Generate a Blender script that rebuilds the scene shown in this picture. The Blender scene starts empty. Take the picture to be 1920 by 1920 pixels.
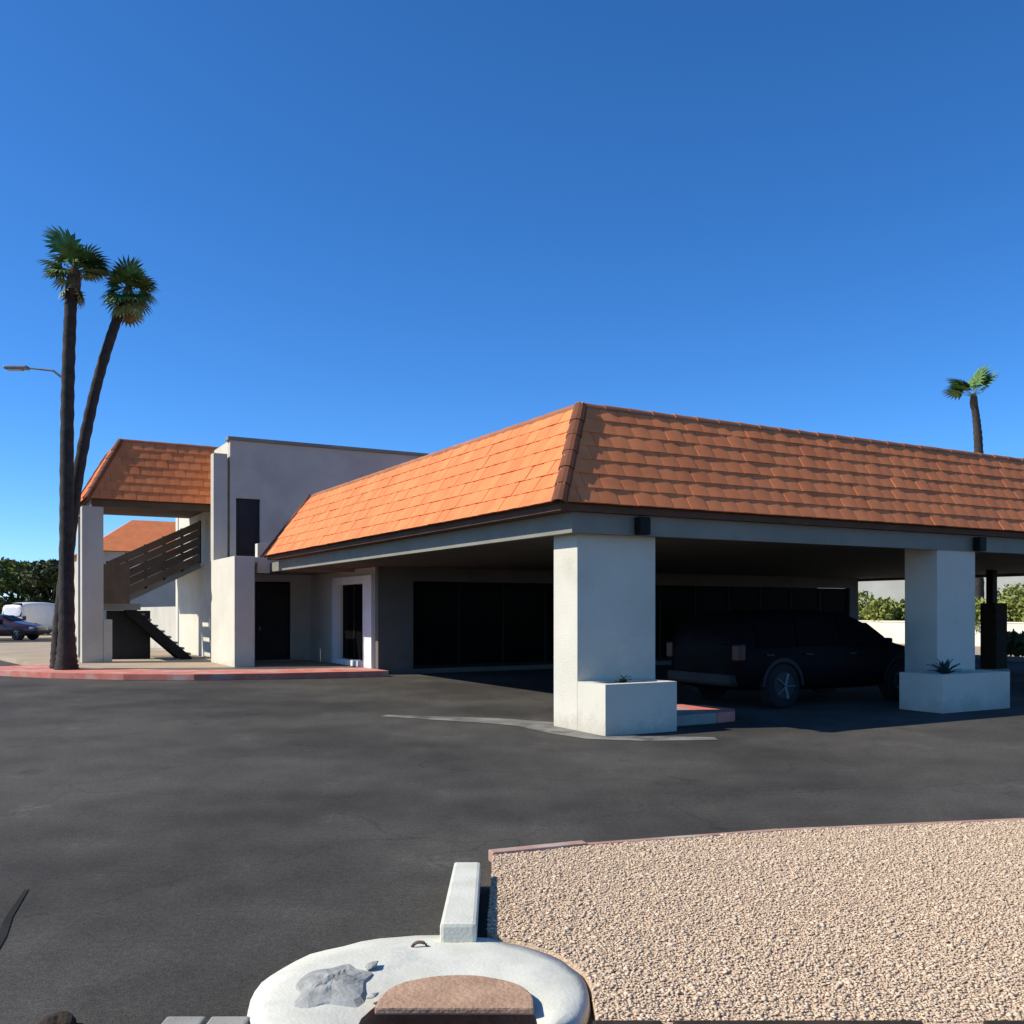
import bpy, bmesh, math, random
import numpy as np
from mathutils import Vector, Matrix, noise as mnoise
random.seed(7)
rng = np.random.default_rng(11)
R = math.radians
S = bpy.context.scene
COL = S.collection

# ------------------------------------------------------------------ camera
cd = bpy.data.cameras.new('camera')
cam = bpy.data.objects.new('camera', cd); COL.objects.link(cam)
cam.location = (0, 0, 1.6)
cam.rotation_euler = (R(90), 0, 0)
cd.sensor_width = 36; cd.lens = 33.75; cd.shift_y = 185/1920
cd.clip_start = 0.1; cd.clip_end = 3000
S.camera = cam

# the building grid stands 29.3 degrees off the line of sight
BA = R(29.3)
CB, SB = math.cos(BA), math.sin(BA)
def B(x, y, z=0.0):                       # building grid -> world
    return Vector((x*CB - y*SB, x*SB + y*CB, z))

# ------------------------------------------------------------------ light
SUN_B = Vector((-0.74, 0.29, 0.66)).normalized()
SUN = B(SUN_B.x, SUN_B.y, SUN_B.z)
elev = math.asin(SUN.z); azim = math.atan2(SUN.x, SUN.y)
W = bpy.data.worlds.new('World'); S.world = W; W.use_nodes = True
nt = W.node_tree; nt.nodes.clear()
sky = nt.nodes.new('ShaderNodeTexSky'); sky.sky_type = 'NISHITA'; sky.sun_disc = False
sky.sun_elevation = elev; sky.sun_rotation = azim
sky.altitude = 400; sky.air_density = 0.7; sky.dust_density = 0.25; sky.ozone_density = 9.0
hs = nt.nodes.new('ShaderNodeHueSaturation'); hs.inputs['Saturation'].default_value = 1.13
bg = nt.nodes.new('ShaderNodeBackground'); bg.inputs['Strength'].default_value = 0.15
wo = nt.nodes.new('ShaderNodeOutputWorld')
nt.links.new(sky.outputs[0], hs.inputs['Color']); nt.links.new(hs.outputs[0], bg.inputs['Color']); nt.links.new(bg.outputs[0], wo.inputs['Surface'])
sl = bpy.data.lights.new('sun', 'SUN'); sl.energy = 4.5; sl.angle = R(0.5); sl.color = (1.0, 0.95, 0.86)
so = bpy.data.objects.new('sun', sl); COL.objects.link(so)
so.rotation_euler = SUN.to_track_quat('Z', 'Y').to_euler(); so.location = (0, 0, 40)
vs = S.view_settings
S.display_settings.display_device = 'sRGB'
vs.view_transform = 'Standard'; vs.look = 'None'; vs.exposure = 0.42; vs.gamma = 1; vs.use_curve_mapping = False
S.cycles.max_bounces = 6; S.cycles.diffuse_bounces = 3; S.cycles.glossy_bounces = 3

# ------------------------------------------------------------------ materials
def mat(name, c1, c2=None, rough=0.85, scale=3.0, bump=0.0, bscale=60.0, bdist=0.01, spec=0.3, metal=0.0, detail=6.0, lo=0.35, hi=0.65, var=0.0, stain=None, sscale=0.6, slo=0.55, shi=0.75, coat=0.0, splash=None):
    m = bpy.data.materials.new(name); m.use_nodes = True
    t = m.node_tree; N = t.nodes; L = t.links
    p = N['Principled BSDF']
    p.inputs['Roughness'].default_value = rough; p.inputs['Metallic'].default_value = metal
    p.inputs['Specular IOR Level'].default_value = spec; p.inputs['Coat Weight'].default_value = coat
    g = N.new('ShaderNodeNewGeometry')
    c2 = c2 or tuple(min(1, v*1.18) for v in c1)
    no = N.new('ShaderNodeTexNoise'); no.inputs['Scale'].default_value = scale; no.inputs['Detail'].default_value = detail
    L.new(g.outputs['Position'], no.inputs['Vector'])
    mr = N.new('ShaderNodeMapRange'); mr.inputs['From Min'].default_value = lo; mr.inputs['From Max'].default_value = hi
    L.new(no.outputs['Fac'], mr.inputs['Value'])
    mx = N.new('ShaderNodeMix'); mx.data_type = 'RGBA'
    mx.inputs['A'].default_value = (*c1, 1); mx.inputs['B'].default_value = (*c2, 1)
    L.new(mr.outputs[0], mx.inputs['Factor'])
    out = mx.outputs['Result']
    if stain:
        n2 = N.new('ShaderNodeTexNoise'); n2.inputs['Scale'].default_value = sscale; n2.inputs['Detail'].default_value = 8; n2.inputs['Roughness'].default_value = 0.65
        L.new(g.outputs['Position'], n2.inputs['Vector'])
        m2 = N.new('ShaderNodeMapRange'); m2.inputs['From Min'].default_value = slo; m2.inputs['From Max'].default_value = shi
        L.new(n2.outputs['Fac'], m2.inputs['Value'])
        x2 = N.new('ShaderNodeMix'); x2.data_type = 'RGBA'; x2.inputs['B'].default_value = (*stain, 1)
        L.new(m2.outputs[0], x2.inputs['Factor']); L.new(out, x2.inputs['A']); out = x2.outputs['Result']
    if splash:
        sx = N.new('ShaderNodeSeparateXYZ'); L.new(g.outputs['Position'], sx.inputs[0])
        n3 = N.new('ShaderNodeTexNoise'); n3.inputs['Scale'].default_value = 3.5; n3.inputs['Detail'].default_value = 8; n3.inputs['Roughness'].default_value = .7
        L.new(g.outputs['Position'], n3.inputs['Vector'])
        ms = N.new('ShaderNodeMath'); ms.operation = 'MULTIPLY_ADD'; ms.inputs[1].default_value = .9; L.new(n3.outputs['Fac'], ms.inputs[0]); ms.inputs[2].default_value = -.18
        sb_ = N.new('ShaderNodeMath'); sb_.operation = 'SUBTRACT'; L.new(ms.outputs[0], sb_.inputs[0]); L.new(sx.outputs['Z'], sb_.inputs[1])
        m3 = N.new('ShaderNodeMapRange'); m3.inputs['From Min'].default_value = 0; m3.inputs['From Max'].default_value = .3; m3.inputs['To Max'].default_value = .55
        L.new(sb_.outputs[0], m3.inputs['Value'])
        x3 = N.new('ShaderNodeMix'); x3.data_type = 'RGBA'; x3.inputs['B'].default_value = (*splash, 1)
        L.new(m3.outputs[0], x3.inputs['Factor']); L.new(out, x3.inputs['A']); out = x3.outputs['Result']
    if var:
        oi = N.new('ShaderNodeObjectInfo')
        ad = N.new('ShaderNodeMath'); ad.operation = 'ADD'
        L.new(oi.outputs['Random'], ad.inputs[0]); L.new(g.outputs['Random Per Island'], ad.inputs[1])
        fr = N.new('ShaderNodeMath'); fr.operation = 'FRACT'; L.new(ad.outputs[0], fr.inputs[0])
        mv = N.new('ShaderNodeMapRange'); mv.inputs['To Min'].default_value = 1-var; mv.inputs['To Max'].default_value = 1+var
        L.new(fr.outputs[0], mv.inputs['Value'])
        hv = N.new('ShaderNodeHueSaturation'); L.new(out, hv.inputs['Color']); L.new(mv.outputs[0], hv.inputs['Value'])
        out = hv.outputs[0]
    L.new(out, p.inputs['Base Color'])
    if bump:
        nb = N.new('ShaderNodeTexNoise'); nb.inputs['Scale'].default_value = bscale; nb.inputs['Detail'].default_value = 4
        L.new(g.outputs['Position'], nb.inputs['Vector'])
        b = N.new('ShaderNodeBump'); b.inputs['Strength'].default_value = bump; b.inputs['Distance'].default_value = bdist
        L.new(nb.outputs['Fac'], b.inputs['Height']); L.new(b.outputs[0], p.inputs['Normal'])
    return m

M = {}
M['plaster'] = mat('white_stucco', (.58,.54,.43), (.64,.595,.48), .9, 1.2, .6, 60, .012, stain=(.49,.45,.355), sscale=.8, slo=.55, shi=.78, splash=(.36,.31,.23))
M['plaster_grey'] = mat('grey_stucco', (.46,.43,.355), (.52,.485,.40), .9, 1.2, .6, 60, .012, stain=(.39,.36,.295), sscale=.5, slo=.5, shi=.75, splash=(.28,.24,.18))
M['trim'] = mat('painted_trim', (.20,.19,.15), (.24,.228,.182), .7, 2.0, .15, 40, .004)
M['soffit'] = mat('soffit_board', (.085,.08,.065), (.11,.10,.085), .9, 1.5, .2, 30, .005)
M['tile'] = mat('terracotta_tile', (.64,.185,.060), (.72,.22,.074), .88, 2.2, .35, 90, .006, var=.085, stain=(.52,.17,.065), sscale=1.6, slo=.55, shi=.8)
M['ridge_tile'] = mat('ridge_tile', (.30,.115,.055), (.36,.145,.07), .88, 2.2, .35, 90, .006, var=.12)
M['cap_tile'] = mat('cap_tile', (.13,.045,.02), (.18,.065,.03), .88, 2.2, .35, 90, .006, var=.12)  # hip caps: shade along the hip is put into this darker colour
M['deck'] = mat('roof_underlay', (.10,.055,.035), (.13,.07,.045), .95)
M['asphalt'] = None
M['concrete'] = mat('concrete', (.25,.24,.20), (.33,.315,.265), .9, 3.5, .4, 70, .006, stain=(.33,.32,.29), sscale=2.0, slo=.55, shi=.78)
M['worn_concrete'] = mat('worn_concrete', (.15,.146,.12), (.23,.222,.185), .92, 2.2, .5, 70, .006, stain=(.075,.072,.062), sscale=1.7, slo=.48, shi=.66)
M['white_conc'] = mat('painted_concrete', (.55,.535,.43), (.64,.62,.51), .88, 5, .4, 60, .006, stain=(.42,.41,.37), sscale=3.2, slo=.56, shi=.76)
M['red_kerb'] = mat('red_kerb_paint', (.52,.145,.10), (.58,.21,.15), .8, 3, .3, 60, .005, stain=(.52,.40,.33), sscale=1.4, slo=.5, shi=.72)
M['edging'] = mat('faded_edging', (.33,.19,.135), (.42,.26,.19), .9, 4, .3, 60, .005, stain=(.45,.36,.28), sscale=2.2, slo=.5, shi=.7)
M['dirt'] = mat('desert_dirt', (.34,.26,.17), (.42,.33,.23), .95, .8, .5, 25, .02, stain=(.34,.27,.19), sscale=.25)
M['bed'] = mat('gravel_base', (.54,.39,.255), (.62,.46,.31), .95, 40, .8, 60, .02)
M['stone'] = mat('pink_gravel', (.57,.42,.275), (.66,.50,.34), .92, 30, .2, 200, .003, var=.22)
M['grey_stone'] = mat('grey_rubble', (.22,.22,.195), (.36,.355,.315), .9, 9, .5, 60, .006, var=.15)
M['timber'] = mat('dark_sleeper', (.022,.014,.008), (.045,.03,.018), .9, 12, .5, 60, .006)
M['earth'] = mat('rusty_earth', (.36,.22,.135), (.46,.29,.18), .9, 7, .6, 40, .015, stain=(.22,.135,.085), sscale=4)
M['pit'] = mat('pit_shade_black', (.012,.013,.014), (.02,.02,.02), .5)  # near-black, the shade down in the pit is put into the colour
M['rust'] = mat('rusty_iron', (.10,.06,.04), (.16,.10,.07), .7, 20, .3, 80, .003)
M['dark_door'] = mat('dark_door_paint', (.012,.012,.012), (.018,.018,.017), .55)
M['dark_metal'] = mat('dark_metal', (.014,.013,.012), (.02,.019,.018), .6, spec=.1)
M['glass'] = mat('dark_glass', (.004,.0045,.0045), (.006,.006,.006), .12, spec=.12)
M['brown'] = mat('brown_paint', (.115,.082,.055), (.15,.108,.072), .8, 2.5, .2, 40, .004, var=.25)
M['glass'].node_tree.nodes['Principled BSDF'].inputs['IOR'].default_value = 1.1
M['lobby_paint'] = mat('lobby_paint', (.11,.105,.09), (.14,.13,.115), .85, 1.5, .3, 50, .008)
M['frame'] = mat('white_frame', (.66,.655,.62), (.72,.71,.67), .6)
M['soil'] = mat('planter_soil', (.06,.045,.03), (.09,.065,.045), .95, 15, .8, 50, .02)
M['palm_trunk'] = mat('palm_bark', (.035,.030,.024), (.06,.05,.04), .95, 6, .8, 25, .02)
M['palm_dark'] = mat('palm_boot', (.09,.06,.035), (.15,.10,.06), .95, 9, .6, 30, .02)
M['frond'] = mat('palm_frond', (.065,.14,.03), (.12,.20,.045), .6, 4, var=.35)
M['frond_dry'] = mat('dry_frond', (.26,.21,.05), (.36,.29,.075), .8, 4, var=.25)
M['bark'] = mat('bark', (.09,.065,.045), (.13,.10,.07), .95, 8, .7, 30, .02)
M['leaf_dark'] = mat('dark_leaves', (.035,.05,.014), (.06,.08,.022), .7, .8, var=.35)
M['leaf_olive'] = mat('olive_leaves', (.09,.115,.02), (.14,.165,.035), .7, .8, var=.35)
M['leaf_lime'] = mat('lime_leaves', (.17,.20,.035), (.24,.27,.06), .7, .8, var=.3)
M['leaf_blue'] = mat('blue_green_leaves', (.025,.06,.05), (.045,.085,.07), .6, 3, var=.3)
M['black_paint'] = mat('black_car_paint', (.005,.005,.006), (.007,.007,.008), .4, spec=.12)
M['maroon'] = mat('maroon_car_paint', (.035,.012,.022), (.045,.016,.028), .3, spec=.5, coat=.5)
M['white_paint'] = mat('white_car_paint', (.70,.70,.68), (.76,.76,.74), .3, spec=.5)
M['rubber'] = mat('tyre_rubber', (.012,.012,.012), (.018,.018,.018), .85)
M['rim'] = mat('dark_wheel', (.03,.03,.03), (.045,.045,.045), .5, spec=.2)
M['lens_red'] = mat('red_lens', (.03,.004,.004), (.04,.005,.005), .3)
M['lens_clear'] = mat('clear_lens', (.30,.31,.31), (.36,.37,.37), .15)
M['trim_black'] = mat('black_trim', (.012,.012,.012), (.016,.016,.016), .6)
M['far_wall'] = mat('cream_block_wall', (.66,.62,.49), (.72,.68,.55), .9, .8)
M['far_bldg'] = mat('pale_grey_wall', (.28,.285,.25), (.33,.335,.30), .9, .4)
M['sealant'] = mat('crack_sealant', (.022,.021,.019), (.034,.032,.029), .95, spec=.05)
M['steel'] = mat('galvanised_steel', (.16,.17,.18), (.22,.23,.24), .5, metal=.3)

M['black_paint'].node_tree.nodes['Principled BSDF'].inputs['IOR'].default_value = 1.2

def asphalt():
    m = bpy.data.materials.new('asphalt'); m.use_nodes = True
    t = m.node_tree; N = t.nodes; L = t.links; p = N['Principled BSDF']
    p.inputs['Roughness'].default_value = .93; p.inputs['Specular IOR Level'].default_value = .2
    g = N.new('ShaderNodeNewGeometry')
    def noise(sc, det, rg=.55):
        n = N.new('ShaderNodeTexNoise'); n.inputs['Scale'].default_value = sc; n.inputs['Detail'].default_value = det; n.inputs['Roughness'].default_value = rg
        L.new(g.outputs['Position'], n.inputs['Vector']); return n.outputs['Fac']
    def rng_(v, a, b, c, d):
        n = N.new('ShaderNodeMapRange'); n.inputs['From Min'].default_value = a; n.inputs['From Max'].default_value = b
        n.inputs['To Min'].default_value = c; n.inputs['To Max'].default_value = d; L.new(v, n.inputs['Value']); return n.outputs[0]
    def mul(a, b):
        n = N.new('ShaderNodeMath'); n.operation = 'MULTIPLY'; L.new(a, n.inputs[0]); L.new(b, n.inputs[1]); return n.outputs[0]
    v = mul(rng_(noise(.28, 5, .6), .40, .60, .74, 1.36), rng_(noise(2.2, 6, .7), .3, .7, .88, 1.14))
    v = mul(v, rng_(noise(75, 2), .3, .7, .7, 1.34)); v = mul(v, rng_(noise(24, 3, .7), .35, .65, .84, 1.16))
    v = mul(v, rng_(noise(9, 3), .66, .74, 1.0, 1.22)); v = mul(v, rng_(noise(1.1, 7, .75), .60, .70, 1.0, 1.35)); v = mul(v, rng_(noise(.9, 2), .68, .74, 1.0, .72))
    # fine cracks
    vo = N.new('ShaderNodeTexVoronoi'); vo.feature = 'DISTANCE_TO_EDGE'; vo.inputs['Scale'].default_value = .42
    wn = N.new('ShaderNodeTexNoise'); wn.inputs['Scale'].default_value = 1.5; wn.inputs['Detail'].default_value = 6
    L.new(g.outputs['Position'], wn.inputs['Vector'])
    va = N.new('ShaderNodeVectorMath'); va.operation = 'ADD'; L.new(g.outputs['Position'], va.inputs[0]); L.new(wn.outputs['Color'], va.inputs[1])
    L.new(va.outputs[0], vo.inputs['Vector'])
    v = mul(v, rng_(vo.outputs['Distance'], .0, .008, .72, 1.0))
    cmb = N.new('ShaderNodeMix'); cmb.data_type = 'RGBA'; cmb.blend_type = 'MULTIPLY'; cmb.inputs['Factor'].default_value = 1
    cmb.inputs['A'].default_value = (.0545, .0495, .0405, 1); L.new(v, cmb.inputs['B'])
    L.new(cmb.outputs['Result'], p.inputs['Base Color'])
    b = N.new('ShaderNodeBump'); b.inputs['Strength'].default_value = .6; b.inputs['Distance'].default_value = .008
    L.new(noise(140, 3), b.inputs['Height']); L.new(b.outputs[0], p.inputs['Normal'])
    return m
M['asphalt'] = asphalt()

# ------------------------------------------------------------------ mesh helpers
class MB:
    """collects shapes and links them as one mesh object"""
    def __init__(s): s.v = []; s.f = []; s.smooth = False
    def add(s, vs, fs):
        o = len(s.v); s.v += [tuple(p) for p in vs]; s.f += [tuple(i+o for i in f) for f in fs]; return s
    def box(s, x0, x1, y0, y1, z0, z1):
        return s.add([(x0,y0,z0),(x1,y0,z0),(x1,y1,z0),(x0,y1,z0),(x0,y0,z1),(x1,y0,z1),(x1,y1,z1),(x0,y1,z1)],
                     [(0,3,2,1),(4,5,6,7),(0,1,5,4),(1,2,6,5),(2,3,7,6),(3,0,4,7)])
    def prism(s, pts, z0, z1):                       # ccw outline, vertical walls
        n = len(pts); vs = [(x,y,z0) for x,y in pts]+[(x,y,z1) for x,y in pts]
        return s.add(vs, [tuple(range(n-1,-1,-1)), tuple(range(n,2*n))]+[(i,(i+1)%n,n+(i+1)%n,n+i) for i in range(n)])
    def beam(s, a, b, w, h):                          # rectangular bar from a to b
        a, b = Vector(a), Vector(b); d = (b-a).normalized()
        up = Vector((0,0,1)) if abs(d.z) < .95 else Vector((0,1,0))
        x = d.cross(up).normalized()*w/2; y = x.cross(d).normalized()*h/2
        vs = [a-x-y,a+x-y,a+x+y,a-x+y,b-x-y,b+x-y,b+x+y,b-x+y]
        return s.add(vs, [(0,3,2,1),(4,5,6,7),(0,1,5,4),(1,2,6,5),(2,3,7,6),(3,0,4,7)])
    def tube(s, path, radii, n=10, caps=True):
        o = len(s.v); P = [Vector(p) for p in path]
        for i, p in enumerate(P):
            d = (P[min(i+1,len(P)-1)]-P[max(i-1,0)]).normalized()
            a = d.orthogonal().normalized() if abs(d.z) < .9 else Vector((1,0,0))-d*d.x
            a.normalize(); b = d.cross(a)
            for k in range(n):
                t = 2*math.pi*k/n; s.v.append(tuple(p+(a*math.cos(t)+b*math.sin(t))*radii[i]))
        for i in range(len(P)-1):
            for k in range(n):
                s.f.append((o+i*n+k, o+i*n+(k+1)%n, o+(i+1)*n+(k+1)%n, o+(i+1)*n+k))
        if caps:
            s.f.append(tuple(o+k for k in range(n-1,-1,-1))); e = o+(len(P)-1)*n; s.f.append(tuple(e+k for k in range(n)))
        return s
    def mesh(s, name, material=None, bevel=0.0):
        me = bpy.data.meshes.new(name); me.from_pydata(s.v, [], s.f); me.validate(); me.update()
        if bevel:
            bm = bmesh.new(); bm.from_mesh(me)
            bmesh.ops.remove_doubles(bm, verts=bm.verts, dist=1e-5)
            bmesh.ops.bevel(bm, geom=[e for e in bm.edges if e.is_manifold and e.calc_face_angle(0) > .5], offset=bevel, segments=2, affect='EDGES', profile=.6)
            bm.to_mesh(me); bm.free()
        if material: me.materials.append(M[material] if isinstance(material, str) else material)
        if s.smooth:
            me.polygons.foreach_set('use_smooth', [True]*len(me.polygons))
        return me

def link(name, me, parent=None, loc=None, rot=None, scale=None):
    o = bpy.data.objects.new(name, me); COL.objects.link(o)
    if parent is not None: o.parent = parent
    if loc is not None: o.location = loc
    if rot is not None: o.rotation_euler = rot
    if scale is not None: o.scale = scale
    return o
def part(name, mb, material, parent, base=(0,0,0), bevel=0.0, label=None):
    """a part written in building-grid numbers under a thing whose base is at `base`"""
    bx, by, bz = base
    if bx or by or bz: mb.v = [(x-bx, y-by, z-bz) for x, y, z in mb.v]
    o = link(name, mb.mesh(name, material, bevel), parent)
    if label: o['label'] = label
    return o
def tag(o, label, cat, group=None):
    o['label'] = label; o['category'] = cat
    if group: o['group'] = group
    return o
def thing(name, label, cat, loc=(0,0,0), rot=0.0, group=None):
    o = bpy.data.objects.new(name, None); COL.objects.link(o); o.empty_display_size = .3
    o.location = loc; o.rotation_euler = (0,0,rot)
    return tag(o, label, cat, group)
def thing_b(name, label, cat, base, group=None):
    return thing(name, label, cat, B(*base), BA, group)
def structure(name, mb, material, b_frame=False, bevel=0.0):
    o = link(name, mb.mesh(name, material, bevel))
    if b_frame: o.rotation_euler = (0,0,BA)
    o['kind'] = 'structure'; return o
def copy_tree(o, parent=None):
    c = o.copy(); COL.objects.link(c)
    if parent is not None: c.parent = parent
    for ch in list(o.children): copy_tree(ch, c)
    return c

# ------------------------------------------------------------------ ground
def sheet(x0, x1, y0, y1, z, hx, hy, r, sq=1.2, n=48):     # a sheet with one round hole
    mb = MB(); a0, a1, b0, b1 = hx-sq, hx+sq, hy-sq, hy+sq
    for q in ((x0,x1,y0,b0),(x0,x1,b1,y1),(x0,a0,b0,b1),(a1,x1,b0,b1)):
        mb.add([(q[0],q[2],z),(q[1],q[2],z),(q[1],q[3],z),(q[0],q[3],z)], [(0,1,2,3)])
    o = len(mb.v)
    for i in range(n):
        a = 2*math.pi*i/n; c, s_ = math.cos(a), math.sin(a); k = sq/max(abs(c),abs(s_))
        mb.v += [(hx+c*k, hy+s_*k, z), (hx+c*r, hy+s_*r, z)]
    for i in range(n):
        j = (i+1) % n; mb.f.append((o+2*i, o+2*j, o+2*j+1, o+2*i+1))
    return mb
PIT = (-.24, 3.60)
pbx, pby = PIT[0]*CB+PIT[1]*SB, -PIT[0]*SB+PIT[1]*CB
structure('ground', sheet(-900,900,-900,900,-.02,PIT[0],PIT[1],.36), 'dirt')
structure('car_park', sheet(-70,29,-40,38,0,pbx,pby,.36), 'asphalt', True)
structure('road', MB().add([(-120,55,-.012),(60,55,-.012),(60,64,-.012),(-120,64,-.012)], [(0,1,2,3)]), 'asphalt', True)

def strip(pts, w, z):                                # flat ribbon along a polyline
    mb = MB(); P = [Vector((x,y)) for x,y in pts]; ring = []
    for i, p in enumerate(P):
        d = (P[min(i+1,len(P)-1)]-P[max(i-1,0)]).normalized(); n = Vector((-d.y, d.x))*w[i]/2
        ring.append((p-n, p+n))
    vs = []
    for a, b in ring: vs += [(a.x,a.y,z),(b.x,b.y,z)]
    return mb.add(vs, [(2*i,2*i+2,2*i+3,2*i+1) for i in range(len(P)-1)])
structure('concrete_gutter', strip([(-1.95,14.6),(-1.2,14.3),(-.3,13.95),(.35,13.5),(.75,12.7),(1.1,12.16),(1.6,11.98),(2.55,11.98)], [.2,.42,.6,.7,.66,.55,.45,.25], .006), 'worn_concrete')
structure('asphalt_crack', strip([(-2.78,5.5),(-2.62,5.0),(-2.5,4.7),(-2.36,4.3),(-2.3,3.9)], [.02,.035,.045,.035,.035], .005), 'sealant')

# raised walk with a red painted kerb in front of the far block (building grid numbers)
walk_front = [(.1,28.3),(.55,26.6),(1.6,25.0),(3.0,23.6),(4.4,22.7),(6.2,22.1),(8.76,21.7)]
def offset(pts, d):
    out = []
    for i, p in enumerate(pts):
        a = Vector(pts[max(i-1,0)]); b = Vector(pts[min(i+1,len(pts)-1)]); t = (b-a).normalized()
        out.append((p[0]-t.y*d, p[1]+t.x*d))
    return out
inner = offset(walk_front, 1.6)
inner[-1] = (8.76, 23.4)
mb = MB(); mb.prism(walk_front+inner[::-1], 0, .15)
structure('kerb', mb, 'red_kerb', True, .012)
structure('planting_ground', MB().prism(inner+[(8.76,28),(6.4,28),(6.4,40),(.1,40)], 0, .13), 'dirt', True)

# island at the near column
structure('kerb_island', MB().box(8.19,9.20,10.45,11.75,0,.15), 'concrete', True, .015)
structure('kerb_nose', MB().prism([(9.203,10.45),(9.58,10.5),(9.8,10.75),(9.8,11.4),(9.58,11.7),(9.203,11.75)],0,.15), 'red_kerb', True, .015)

# ------------------------------------------------------------------ tiled mansard roofs
def tile_mesh(w, l, th=.017, cam_=.004):
    mb = MB(); n = 4; vs = []
    for j, (yy, lift) in enumerate(((0,.0),(l,0))):
        for i in range(n+1):
            t = i/n; vs.append((t*w, yy, cam_*math.sin(math.pi*t)+th))
        for i in range(n+1):
            t = i/n; vs.append((t*w, yy, cam_*math.sin(math.pi*t)))
    m = n+1; fs = []
    for i in range(n):
        fs.append((i,i+1,2*m+i+1,2*m+i)); fs.append((m+i+1,m+i,3*m+i,3*m+i+1))
        fs.append((m+i,m+i+1,i+1,i))
    fs += [(m,0,2*m,3*m),(n,m+n,3*m+n,2*m+n)]
    return mb.add(vs, fs).mesh('roof_tile', 'tile')

def slope_tiles(p0, along, up, length, slen, hip_run0, hip_run1, rows, tw):
    """matrices (in the building grid) for each tile of one slope; the hips cut the rows short"""
    along = Vector(along).normalized(); up = Vector(up).normalized(); nrm = along.cross(up).normalized()
    ex = slen/rows; out = []
    for r in range(rows):
        s0 = r*ex
        a = hip_run0*(s0+ex*.35)/slen; b = length-hip_run1*(s0+ex*.35)/slen
        k = 0; off = (tw*.5 if r % 2 else 0)
        x = -off
        while x < length:
            x0, x1 = max(x, a), min(x+tw, b)
            if x1-x0 > .06:
                tilt = .05+random.uniform(-.008,.008)
                o = Vector(p0)+along*(x0+.003)+up*(s0-.02)+nrm*(.045+random.uniform(-.004,.004))
                m = Matrix((along, up, nrm)).transposed().to_4x4()
                m = Matrix.Translation(o) @ m @ Matrix.Rotation(-tilt, 4, 'X') @ Matrix.Rotation(random.uniform(-.006,.006), 4, 'Z') @ Matrix.Diagonal((((x1-x0)-.006)/tw, 1, 1, 1))
                out.append(m)
            x += tw
    return out

def caps(p0, p1, nrm, r, step, parent, base, name):
    p0, p1, nrm = Vector(p0), Vector(p1), Vector(nrm).normalized()
    d = (p1-p0); n = max(1, round(d.length/step)); L = d.length/n; d.normalize(); side = d.cross(nrm).normalized()
    mb = MB(); K = 6; vs = []
    for (y, rr) in ((-.05, r*1.06), (L, r*.92)):
        for k in range(K+1):
            t = math.pi*k/K; vs.append((math.cos(t)*rr, y, math.sin(t)*rr*.8))
        for k in range(K+1):
            t = math.pi*k/K; vs.append((math.cos(t)*(rr-.02), y, math.sin(t)*(rr-.02)*.8))
    m = K+1; fs = []
    for k in range(K):
        fs.append((k,k+1,2*m+k+1,2*m+k)); fs.append((m+k+1,m+k,3*m+k,3*m+k+1)); fs.append((m+k,m+k+1,k+1,k))
    fs += [(m,0,2*m,3*m),(K,m+K,3*m+K,2*m+K)]
    me = mb.add(vs, fs).mesh(name, 'ridge_tile' if name == 'ridge_cap' else 'cap_tile')
    rot = Matrix((side, d, nrm)).transposed()
    for i in range(n):
        o = link(name, me, parent)
        o.matrix_local = Matrix.Translation(p0+d*(L*i)-Vector(base)) @ rot.to_4x4() @ Matrix.Rotation(random.uniform(-.02,.02),4,'X')

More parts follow.
